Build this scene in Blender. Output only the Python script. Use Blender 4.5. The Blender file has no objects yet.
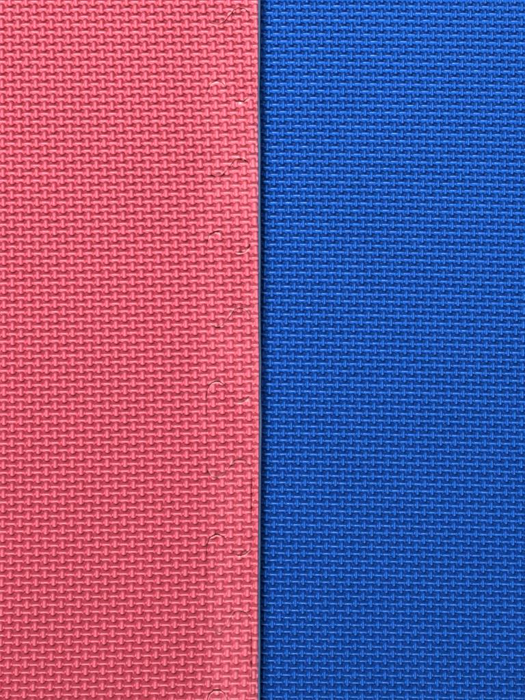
import bpy, bmesh, math
import numpy as np
from mathutils import Vector

S = bpy.context.scene
COL = S.collection

# ---------------------------------------------------------------- scale
PX = 0.00036            # metres on the mats for one unit of the working grid
D = 0.72                # camera height above the top of the red mat
TH = 0.0115             # thickness of a mat
ZR, ZB = 0.0, -TH       # top of the red mat / top of the blue mat

# ---------------------------------------------------------------- camera
cam = bpy.data.cameras.new('camera')
co = bpy.data.objects.new('camera', cam); COL.objects.link(co)
co.location = (0, 0, D)
cam.sensor_fit = 'VERTICAL'; cam.sensor_height = 24.0
cam.lens = 24.0 * D / (700 * PX)
cam.clip_start = 0.01; cam.clip_end = 50
S.camera = co

# ---------------------------------------------------------------- light
w = bpy.data.worlds.new('World'); S.world = w; w.use_nodes = True
w.node_tree.nodes['Background'].inputs['Color'].default_value = (0.93, 0.96, 1.0, 1)
w.node_tree.nodes['Background'].inputs['Strength'].default_value = 0.125

def lamp(name, loc, target, sx, sy, power, col, spread=180):
    l = bpy.data.lights.new(name, 'AREA'); l.shape = 'RECTANGLE'; l.size = sx; l.size_y = sy
    l.energy = power; l.color = col; l.spread = math.radians(spread)
    o = bpy.data.objects.new(name, l); COL.objects.link(o); o.location = loc
    o.rotation_euler = (Vector(target) - Vector(loc)).to_track_quat('-Z', 'Y').to_euler()
    return o
lamp('ceiling_lamp', (-0.25, 0.62, 1.5), (0.02, 0.12, 0), 0.9, 0.5, 16.0, (1, 0.98, 0.95))
lamp('window_light', (-0.45, -2.0, 2.2), (0.06, 0.62, 0), 0.5, 0.4, 8.9, (1, 0.99, 0.97), 33)

S.view_settings.view_transform = 'Standard'; S.view_settings.look = 'None'
S.view_settings.exposure = 0.0; S.view_settings.gamma = 1.0

# ---------------------------------------------------------------- materials
def foam(name, base, rough, spec, var, micro):
    m = bpy.data.materials.new(name); m.use_nodes = True
    nt = m.node_tree; N = nt.nodes; L = nt.links; b = N['Principled BSDF']
    tc = N.new('ShaderNodeTexCoord')
    n1 = N.new('ShaderNodeTexNoise'); n1.inputs['Scale'].default_value = 1900; n1.inputs['Detail'].default_value = 3
    n2 = N.new('ShaderNodeTexNoise'); n2.inputs['Scale'].default_value = 26; n2.inputs['Detail'].default_value = 4
    L.new(tc.outputs['Object'], n1.inputs['Vector']); L.new(tc.outputs['Object'], n2.inputs['Vector'])
    mx = N.new('ShaderNodeMix'); mx.data_type = 'RGBA'
    mx.inputs['A'].default_value = tuple(c * (1 - var) for c in base) + (1,)
    mx.inputs['B'].default_value = tuple(min(1, c * (1 + var)) for c in base) + (1,)
    ad = N.new('ShaderNodeMath'); ad.operation = 'MULTIPLY_ADD'; ad.inputs[1].default_value = 0.5
    hf = N.new('ShaderNodeMath'); hf.operation = 'MULTIPLY'; hf.inputs[1].default_value = 0.5
    L.new(n2.outputs['Fac'], hf.inputs[0]); L.new(n1.outputs['Fac'], ad.inputs[0]); L.new(hf.outputs[0], ad.inputs[2])
    L.new(ad.outputs[0], mx.inputs['Factor']); L.new(mx.outputs['Result'], b.inputs['Base Color'])
    rr = N.new('ShaderNodeMapRange'); rr.inputs['To Min'].default_value = rough - 0.1; rr.inputs['To Max'].default_value = rough + 0.1
    L.new(n1.outputs['Fac'], rr.inputs['Value']); L.new(rr.outputs['Result'], b.inputs['Roughness'])
    b.inputs['Specular IOR Level'].default_value = spec
    bp = N.new('ShaderNodeBump'); bp.inputs['Strength'].default_value = micro; bp.inputs['Distance'].default_value = 0.0002
    L.new(n1.outputs['Fac'], bp.inputs['Height']); L.new(bp.outputs['Normal'], b.inputs['Normal'])
    return m
RED = foam('coral_red_foam', (0.60, 0.105, 0.163), 0.44, 0.8, 0.10, 0.18)
# highlight on the joint's raised lips painted in paler; worn border foam paler too
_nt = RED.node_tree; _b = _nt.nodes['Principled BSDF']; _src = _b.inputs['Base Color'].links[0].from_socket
_at = _nt.nodes.new('ShaderNodeAttribute'); _at.attribute_name = 'scuff_glint'
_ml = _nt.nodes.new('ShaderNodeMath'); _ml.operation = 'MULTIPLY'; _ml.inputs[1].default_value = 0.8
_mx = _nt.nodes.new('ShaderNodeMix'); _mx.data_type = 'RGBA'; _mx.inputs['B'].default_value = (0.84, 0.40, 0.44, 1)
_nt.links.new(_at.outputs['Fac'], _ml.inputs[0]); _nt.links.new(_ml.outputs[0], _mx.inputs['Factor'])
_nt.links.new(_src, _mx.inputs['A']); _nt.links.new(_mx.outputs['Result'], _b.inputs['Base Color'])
RED.node_tree.nodes['Principled BSDF'].inputs['Specular Tint'].default_value = (1.0, 0.80, 0.84, 1)
BLUE = foam('royal_blue_foam', (0.007, 0.095, 0.43), 0.41, 0.95, 0.10, 0.15)
BLUE.node_tree.nodes['Principled BSDF'].inputs['Specular Tint'].default_value = (0.55, 0.78, 1.0, 1)
SLATE = foam('slate_blue_foam', (0.055, 0.09, 0.19), 0.65, 0.45, 0.15, 0.5)
FLOOR = foam('grey_floor', (0.30, 0.29, 0.28), 0.6, 0.3, 0.15, 0.1)

# ---------------------------------------------------------------- weave (working grid: x right, y down, like a drawing 525 x 700)
def poly(c, x, y):
    x = np.clip((x - 262) / 100, -4.2, 4.2); y = (y - 350) / 100
    yc = np.clip(y, -4.2, 4.2); ye = y - yc            # straight continuation beyond the measured area
    q = c[0] + c[1]*x + c[2]*yc + c[3]*x*yc + c[4]*yc*yc + c[5]*x*x + c[6]*x*yc*yc + c[7]*yc**3
    return q, ye
RA = [14.73393, 5.54619, -0.07713, -0.0295, 0.03903, -0.05935, 0.00738, 0.00191]
RB = [46.80205, 0.33232, 13.7997, 0.03702, -0.01602, 0.04168, -0.00671, -0.01437]
BA = [-0.06772, 6.60178, 0.15785, -0.01343, 0.00195, 0.04267, -0.00383, -0.00248]
BB = [49.19929, -0.14293, 14.30255, -0.00106, -0.03025, -0.0295, 0.01206, -0.01104]

def hsh(i, j, k):
    v = np.sin(i * 127.1 + j * 311.7 + k * 74.7) * 43758.5453
    return v - np.floor(v)

def vnoise(x, y, s, seed):
    x = x / s; y = y / s
    i = np.floor(x); j = np.floor(y); f = x - i; g = y - j
    f = f*f*(3-2*f); g = g*g*(3-2*g)
    a = hsh(i, j, seed); b = hsh(i+1, j, seed); c = hsh(i, j+1, seed); d = hsh(i+1, j+1, seed)
    return (a*(1-f)+b*f)*(1-g) + (c*(1-f)+d*f)*g - 0.5

def capsule(u, v, half, wid, n):
    """height 0..1 of a rounded bar along u"""
    e = np.maximum(np.abs(u) - (half - wid), 0)
    t = np.sqrt(e*e + v*v) / wid
    return np.clip(1 - t**n, -1.0, 1)

def weave(x, y, ca, cb, per, pit, H, V, seed, low):
    a, _ = poly(ca, x, y); b, ye = poly(cb, x, y); b = b + ye * 100 / pit
    out = np.full_like(x, -low)
    r0 = np.floor(b)
    for dr in (0, 1):
        r = r0 + dr
        odd = np.mod(r, 2)
        dv = (b - r) * pit
        av = a - 0.5 * odd
        cv = np.round(av)
        u = (av - cv) * per
        j1 = (hsh(cv, r, seed) - .5); j2 = (hsh(cv, r, seed+3) - .5); j3 = (hsh(cv, r, seed+5) - .5)
        # upright bar: rises towards its lower (near) end, like a thread going under the one above
        hv = capsule(dv + V[5] + j1*.45, u + j2*.35, V[0], V[1], V[2])
        tilt = 1 + V[4] * np.clip(dv / V[0], -1, 1)
        out = np.maximum(out, hv * V[3] * (1 + .14*j3) * tilt)
        ch = np.round(av - .5)
        u = (av - .5 - ch) * per
        j1 = (hsh(ch, r, seed+11) - .5); j2 = (hsh(ch, r, seed+13) - .5); j3 = (hsh(ch, r, seed+17) - .5)
        hh = capsule(u + j1*.5, dv + j2*.35 + 0.06*j3*u, H[0], H[1], H[2])
        out = np.maximum(out, hh * H[3] * (1 + .14*j3) * (1 - .10*(u/H[0])**2))
    return out

def pits(x, y, h, spots):
    for px, py, r, d in spots:
        q = ((x-px)**2 + (y-py)**2) / (r*r)
        h = h - d * np.exp(-q*1.5)
    return h

def axis(lo, a, b, hi, fine, coarse):
    """sample positions: fine inside a..b, coarse outside"""
    l = np.arange(a - coarse, lo - coarse, -coarse)[::-1]
    m = np.arange(a, b, fine)
    r = np.arange(b, hi + coarse, coarse)
    return np.concatenate([l, m, r])

def world(x, y, z, zref):
    k = PX * (D - zref) / D
    return np.stack([(x - 262.5) * k, (350 - y) * k, z], -1)

def new_obj(name, verts, quads, mat, parent=None, smooth=True, scuff_glint=None):
    me = bpy.data.meshes.new(name)
    nv, nf = len(verts), len(quads)
    me.vertices.add(nv); me.vertices.foreach_set('co', np.ascontiguousarray(verts, np.float32).ravel())
    me.loops.add(nf*4); me.loops.foreach_set('vertex_index', np.ascontiguousarray(quads, np.int32).ravel())
    me.polygons.add(nf); me.polygons.foreach_set('loop_start', np.arange(0, nf*4, 4, dtype=np.int32))
    me.polygons.foreach_set('use_smooth', np.full(nf, smooth))
    me.update(calc_edges=True)
    if scuff_glint is not None:
        at = me.attributes.new('scuff_glint', 'FLOAT', 'POINT')
        at.data.foreach_set('value', np.concatenate([scuff_glint, np.zeros(nv - len(scuff_glint))]).astype(np.float32))
    me.validate()
    me.materials.append(mat)
    o = bpy.data.objects.new(name, me); COL.objects.link(o)
    if parent: o.parent = parent
    return o

def skirt(verts, quads, zbot):
    """walls from the open boundary of a sheet down to zbot; own vertices so that the lip stays crisp"""
    e = np.concatenate([quads[:, [0, 1]], quads[:, [1, 2]], quads[:, [2, 3]], quads[:, [3, 0]]])
    key = np.sort(e, 1); kk = key[:, 0].astype(np.int64) * len(verts) + key[:, 1]
    u, inv, cnt = np.unique(kk, return_inverse=True, return_counts=True)
    be = e[cnt[inv] == 1]
    ids = np.unique(be); m = np.full(len(verts), -1, np.int64); n = len(verts)
    m[ids] = np.arange(len(ids))
    top = verts[ids].copy(); bot = top.copy(); bot[:, 2] = zbot
    vs = np.concatenate([verts, top, bot])
    A = m[be]; k = len(ids)
    q = np.stack([be[:, 0]*0 + n + A[:, 1], n + A[:, 0], n + k + A[:, 0], n + k + A[:, 1]], 1)
    return vs, np.concatenate([quads, q])

def grid_quads(nx, ny, keep=None):
    i = np.arange(ny*nx).reshape(ny, nx)
    q = np.stack([i[1:, :-1], i[1:, 1:], i[:-1, 1:], i[:-1, :-1]], -1)    # y runs down, so this winds upwards
    return q[keep] if keep is not None else q.reshape(-1, 4)

def compact(verts, quads):
    ids = np.unique(quads); m = np.zeros(len(verts), np.int64); m[ids] = np.arange(len(ids))
    return verts[ids], m[quads], ids

def empty(name, loc, label, cat):
    o = bpy.data.objects.new(name, None); COL.objects.link(o); o.location = loc; o.empty_display_size = .01
    o['label'] = label; o['category'] = cat
    return o

# ---------------------------------------------------------------- floor
bm = bmesh.new()
bmesh.ops.create_grid(bm, x_segments=8, y_segments=8, size=1.5)
me = bpy.data.meshes.new('floor'); bm.to_mesh(me); bm.free(); me.materials.append(FLOOR)
fl = bpy.data.objects.new('floor', me); COL.objects.link(fl); fl.location.z = ZB - TH - 0.0005
fl['kind'] = 'structure'

# ---------------------------------------------------------------- jigsaw seam of the red mat
LT = [-218, -70, 81, 231.8, 381.5, 534.9, 690.4, 843]        # tops of the lobes that point left
LB = [-122, 24, 176, 327, 477.6, 632.7, 786, 938]            # their bottoms
RT = [-140, 7, 158, 308, 459, 611, 766, 920]                 # tops of the lobes that point right
def seam_points():
    P = [(206.5, -262)]
    for k in range(8):
        t = LT[k]
        if k: P += [(206.5, t+14), (206.5, t+34)]
        else: P += [(206.5, t+30)]
        b = LB[k]; r = RT[k]; m = (b + r)/2
        P += [(206.4, b-30), (206.4, b-14), (207.6, b-7.5), (211, b-2.2), (217, b), (222.8, b-2.2), (226.6, b-6.5),
              (228.8, m), (231.2, r+6), (234.6, r+1.6), (239.6, r), (245.2, r+1.7), (249.6, r+6.5), (251.2, r+14), (251.4, r+30)]
        if k < 7:
            rb = LT[k+1] + 21; lt = LT[k+1]; m = (rb + lt)/2
            P += [(251.4, rb-30), (251.2, rb-14), (249.5, rb-6), (245.2, rb-1.6), (239.6, rb), (234.4, rb-1.6), (231, rb-6),
                  (228.6, m), (226.4, lt+6.5), (222.6, lt+2), (217, lt), (211.2, lt+2.2), (207.6, lt+7.5)]
    return np.array(P, float)
def catmull(P, step):
    out = []
    Q = np.concatenate([[2*P[0]-P[1]], P, [2*P[-1]-P[-2]]])
    for i in range(1, len(Q)-2):
        a, b, c, d = Q[i-1:i+3]
        L = np.hypot(*(c-b)); n = max(2, int(L/step))
        # centripetal parametrisation keeps uneven control spacing tidy
        t0 = 0; t1 = np.hypot(*(b-a))**.5; t2 = t1 + L**.5; t3 = t2 + np.hypot(*(d-c))**.5
        t = np.linspace(t1, t2, n, endpoint=False)[:, None]
        A1 = (t1-t)/(t1-t0)*a + (t-t0)/(t1-t0)*b; A2 = (t2-t)/(t2-t1)*b + (t-t1)/(t2-t1)*c; A3 = (t3-t)/(t3-t2)*c + (t-t2)/(t3-t2)*d
        B1 = (t2-t)/(t2-t0)*A1 + (t-t0)/(t2-t0)*A2; B2 = (t3-t)/(t3-t1)*A2 + (t-t1)/(t3-t1)*A3
        out.append((t2-t)/(t2-t1)*B1 + (t-t1)/(t2-t1)*B2)
    return np.concatenate(out + [P[-1:]])
SEAM = catmull(seam_points(), 0.2)
SEAM[:, 0] += 0.5 * vnoise(SEAM[:, 0], SEAM[:, 1], 19, 5)
TAN = np.gradient(SEAM, axis=0); TAN /= np.linalg.norm(TAN, axis=1)[:, None]

def seam_dist(x, y):
    """signed distance to the seam (+ on the strip's side) and its direction"""
    d = np.full(x.shape, 99.0); gx = np.zeros_like(d); gy = np.zeros_like(d)
    near = (x > 198) & (x < 262)
    d[x <= 198] = -99
    ys = y[near]; xs = x[near]
    dd = np.zeros_like(xs); hx = np.zeros_like(xs); hy = np.zeros_like(xs)
    order = np.argsort(ys)
    for k in range(0, len(order), 1500):
        o = order[k:k+1500]
        lo, hi = ys[o].min() - 40, ys[o].max() + 40
        c = np.where((SEAM[:, 1] > lo) & (SEAM[:, 1] < hi))[0]
        if len(c) == 0: continue
        D2 = (xs[o][:, None]-SEAM[c, 0])**2 + (ys[o][:, None]-SEAM[c, 1])**2
        b = c[D2.argmin(1)]
        vx = xs[o]-SEAM[b, 0]; vy = ys[o]-SEAM[b, 1]
        nx, ny = TAN[b, 1], -TAN[b, 0]        # walking down the page, this points right
        s = vx*nx + vy*ny
        dd[o] = np.sign(s) * np.sqrt(vx*vx+vy*vy); hx[o] = nx; hy[o] = ny
    d[near] = dd; gx[near] = hx; gy[near] = hy
    return d, gx, gy

def bumpat(x, y, pts, r):
    o = np.zeros_like(x)
    for px, py, a in pts: o = np.maximum(o, a*np.exp(-((x-px)**2+(y-py)**2)/(r*r)))
    return o
# where the joint stands open a little (dark line), and where the strip's lip stands proud (bright line)
OPEN = [(229, 15, .9), (232, 8.5, .8), (243, 8, .6), (208, 385, .8), (206.4, 395, .7), (206.4, 410, .6), (213, 382, .9), (224, 385, .4), (209, 473, .6), (216, 477, .6),
        (251.4, 484, .9), (251.4, 496, .9), (251.4, 508, .9), (251.4, 640, .8), (251.4, 652, 1.), (251.4, 664, 1.), (251.4, 676, .9), (251.4, 690, .6), (207, 541, .8), (212, 536, .8),
        (206.5, 552, .5), (240, 611, .7), (248, 616, .5), (217, 632, .5), (208, 696, .9), (214, 690.5, .9), (222, 692, .8), (216, 81, .8), (209, 83, .4), (213, 176, .5), (224, 173, .6), (229, 166, .5), (236, 159, .4),
        (238, 308, .4), (231, 313, .4), (216, 326, .6), (240, 459, .9), (232, 463, .6), (247, 462, .6), (240, 402, .7), (232, 551, .3), (206.5, 240, .3), (243, 103.5, .3)]
PROUD = [(230, 20, .8), (229, 27, .5), (241, 104, 1.), (248, 102, .6), (216, 178, .6), (236, 162, .7), (236, 311, .8), (222, 328, .7), (240, 463, 1.), (233, 468, .6), (216, 84, .7),
         (210, 236, .6), (248, 249, .9), (248, 400, .8), (245, 555, .8), (211, 474, .7), (217, 480, .6), (243, 613, .6), (234, 616, .5), (213, 633, .6), (217, 386, .4), (231, 322, .5)]

for r_ in RT:
    OPEN += [(230.5, r_+7, .65), (234, r_+2, .85), (240, r_, .9), (246, r_+2, .7)]; PROUD += [(234, r_+5, .8), (240, r_+3, 1.), (245, r_+4, .6)]
for t_ in LT:
    OPEN += [(207.8, t_+7, .75), (211, t_+2, .85), (217, t_, .8), (223, t_+2, .5)]; PROUD += [(212, t_+4, .6), (217, t_+2.5, .9)]
    PROUD += [(240, t_+21.5, .8), (247, t_+18, .8)]; OPEN += [(241, t_+20.5, .35)]
for b_ in LB:
    PROUD += [(212, b_+.5, .6), (218, b_+1.5, .9), (224, b_-1, .7)]; OPEN += [(214, b_, .45), (221, b_, .5)]

# ---------------------------------------------------------------- red mat and its strip: one sheet of weave, cut along the seam
def edge_x(y):
    return 257.7 + 1.3*np.exp(-((y-385)/120.)**2) + .35*np.exp(-((y-560)/70.)**2) + .55*vnoise(y*0, y, 33, 9) + .2*vnoise(y*0, y, 9, 10)
xs = axis(-150, -6, 262, 262, .68, 1.5); xs = xs[xs <= 258.001]; xs = np.append(xs[xs < 257.7], 258.0)
ys = axis(-190, -6, 706, 890, .66, 1.5)
X, Y = np.meshgrid(xs, ys)
nx, ny = len(xs), len(ys)
X = X + (edge_x(Y) - 258) * np.clip((X-236)/22, 0, 1)**2
dist, gx, gy = seam_dist(X, Y)
RH = (5.5, 2.15, 2.0, 4.9); RV = (4.85, 2.6, 2.9, 5.15, .05, .6)
RTOP = 5.4
def red_height(X, Y, d):
    h = weave(X, Y, RA, RB, 17.1, 7.4, RH, RV, 1.0, 3.6)
    h = h + .22*vnoise(X, Y, 2.7, 21)
    h = pits(X, Y, h, [(36.8, 662.4, .8, 2.2), (53.5, 507, .8, 1.8), (131, 86, .7, 1.4), (62, 341, .6, 1.4), (21, 604, .6, 1.2)])
    # the border is worn smoother than the rest of the sheet
    global wear
    wear = np.clip((X-190)/30, 0, 1)*(.18 + .30*vnoise(X, Y, 38, 51) + .12*vnoise(X, Y, 12, 52))
    h = h + np.clip(wear, 0, .6)*(4.0 - h)
    # long shallow swell of the sheet
    h = h + 1.5*vnoise(X, Y, 140, 31) + .8*vnoise(X, Y, 60, 32)
    # the pattern flattens on the last few millimetres by the cut edge, then rolls over
    e = edge_x(Y) - X
    k = np.exp(-np.clip(e, 0, 99)/3.0)
    h = h*(1-.55*k) + .55*k*3.9
    r = np.clip(1 - e/1.5, 0, 1)
    h = h - 1.2*(1-np.sqrt(np.clip(1-r*r, 0, 1)))
    return h
op = np.clip(bumpat(X, Y, OPEN, 5.0), 0, 1); pr = np.clip(bumpat(X, Y, PROUD, 4.0), 0, 1)
Hh = red_height(X, Y, dist)
fc = (dist[:-1, :-1]+dist[1:, :-1]+dist[:-1, 1:]+dist[1:, 1:])/4

def sheet(sign):
    keep = (fc*sign) > 0
    q = grid_quads(nx, ny)
    q = q[keep.reshape(-1)]
    used = np.zeros(nx*ny, bool); used[q.ravel()] = True
    other = np.zeros(nx*ny, bool); other[grid_quads(nx, ny)[~keep.reshape(-1)].ravel()] = True
    bd = (used & other).reshape(ny, nx)
    gap = .04 + .30*op + .07*np.clip(vnoise(X, Y, 9, 40), 0, 1)
    x2 = X.copy(); y2 = Y.copy(); h = Hh.copy(); d2 = dist*sign
    mv = (gap - d2)
    x2[bd] += (mv*gx*sign)[bd]; y2[bd] += (mv*gy*sign)[bd]; d2[bd] = gap[bd]
    lip = np.clip(1 - (d2-gap)/1.9, 0, 1)
    h = h - lip**2*(.2 + 2.8*op)
    if sign > 0:
        k = np.exp(-(np.clip(d2-gap, 0, 99)/1.5)**2)
        h = h + pr*k*(.95*(RTOP - h) + 2.8) + .5*np.exp(-np.clip(d2, 0, 99)/5)*vnoise(X, Y, 30, 44)
    else:
        h = h - pr*.7*np.exp(-(np.clip(d2, 0, 99)/2.2)**2)
    v = world(x2.ravel(), y2.ravel(), ZR + (h.ravel() - RTOP)*PX, ZR)
    v, q, ids = compact(v, q)
    near = np.exp(-(np.clip(d2-gap, 0, 99)/1.6)**2)
    sc = np.clip(pr*near*(1.0 if sign > 0 else .6) + .28*np.clip(wear, 0, 1) + .22*near*np.clip(vnoise(X, Y, 7, 57)*2, 0, 1), 0, 1).ravel()[ids]  # painted highlight on the proud lips, plus paling of the worn border
    v, q = skirt(v, q, ZR - 0.0047)
    return v, q, sc

ZMID = ZR - 0.0046; ZBOT = ZB + 0.0004
def slab(name, outline, mat, parent, ztop, zbot, roundpx=0.0):
    """lower foam layer: a prism over an outline, with a softly rounded upper rim"""
    bm = bmesh.new()
    top = [bm.verts.new(tuple(world(np.array(x), np.array(y), np.array(ztop), ZR))) for x, y in outline]
    f = bm.faces.new(top)
    if f.normal.z < 0: f.normal_flip()
    f.normal_update()
    if f.normal.z < 0: f.normal_flip()
    r = bmesh.ops.extrude_face_region(bm, geom=[f])
    for v in r['geom']:
        if isinstance(v, bmesh.types.BMVert): v.co.z = zbot
    bmesh.ops.recalc_face_normals(bm, faces=bm.faces)
    me = bpy.data.meshes.new(name); bm.to_mesh(me); bm.free()
    me.materials.append(mat)
    o = bpy.data.objects.new(name, me); COL.objects.link(o); o.parent = parent
    return o

mat_red = empty('foam_mat', (0, 0, 0), 'coral red foam mat with woven texture, lying over the blue mat on the left', 'foam mat')
v, q, sc = sheet(-1); new_obj('top_layer', v, q, RED, mat_red, scuff_glint=sc)
strip = empty('edge_strip', (0, 0, 0), 'narrow coral red foam edging strip jigsawed into the red mat, beside the blue', 'edge strip')
v, q, sc = sheet(+1); new_obj('top_layer', v, q, RED, strip, scuff_glint=sc)

sm = SEAM[::8]; sm = sm[(sm[:, 1] > -188) & (sm[:, 1] < 888)]
slab('bottom_layer', [(-148, 888), (-148, -188)] + [(a-.3, b) for a, b in sm], SLATE, mat_red, ZMID, ZBOT)

# lower layer of the strip: swells out past the red cut edge, its rim rounded
yy = np.arange(-189, 889, 3.0)
ins = np.interp(yy, [0, 1], [0, 0])
prof = []   # (x offset from the red edge, z)
R = 1.5
out = lambda y: edge_x(y) + 2.7 + .7*vnoise(y*0, y, 47, 61) + .25*vnoise(y*0, y, 13, 62)
cols = []
for t in ([('in', -0.3)] + [('arc', k/8*math.pi/2) for k in range(9)] + [('low', 0)]):
    if t[0] == 'in': xx = edge_x(yy) + t[1]; zz = np.full_like(yy, ZR - 0.0023)
    elif t[0] == 'arc':
        xx = out(yy) - R + R*math.sin(t[1]); zz = ZR - 0.0023 - R*PX*1.6*(1-math.cos(t[1])) + 0*yy
    else: xx = out(yy) + 0*yy - .25; zz = np.full_like(yy, ZBOT)
    cols.append(world(xx, yy, zz, ZR))
A = np.stack(cols, 1)      # rows x profile
n, m = A.shape[:2]
i = np.arange(n*m).reshape(n, m)
q = np.stack([i[1:, :-1], i[1:, 1:], i[:-1, 1:], i[:-1, :-1]], -1).reshape(-1, 4)
new_obj('bottom_layer', A.reshape(-1, 3), q, SLATE, strip)

# ---------------------------------------------------------------- blue mat
xs = axis(225, 258, 531, 680, .68, 1.5); ys = axis(-190, -6, 706, 890, .66, 1.5)
xs = np.concatenate([np.arange(-120, 225, 15.0), xs])
X, Y = np.meshgrid(xs, ys); nx, ny = len(xs), len(ys)
BH = (5.15, 1.8, 1.7, 5.0); BV = (4.5, 1.85, 1.9, 4.0, .12, .15)
h = weave(X, Y, BA, BB, 15.1, 7.05, BH, BV, 7.0, 4.2)
h = h + .22*vnoise(X, Y, 3.1, 71)
h = pits(X, Y, h, [(327, 467, .8, 2.2), (298, 352, .6, 1.2), (441, 118, .6, 1.2), (502, 590, .6, 1.2)])
h = h + 2.6*vnoise(X, Y, 120, 73) + 1.4*vnoise(X, Y, 55, 74)
v = world(X.ravel(), Y.ravel(), ZB + (h.ravel() - 4.9)*PX, ZB)
v, q = skirt(v, grid_quads(nx, ny), ZB - TH)
ob = new_obj('foam_mat', v, q, BLUE)
ob['label'] = 'royal blue foam mat with woven texture, lying lower beside the red mat'; ob['category'] = 'foam mat'
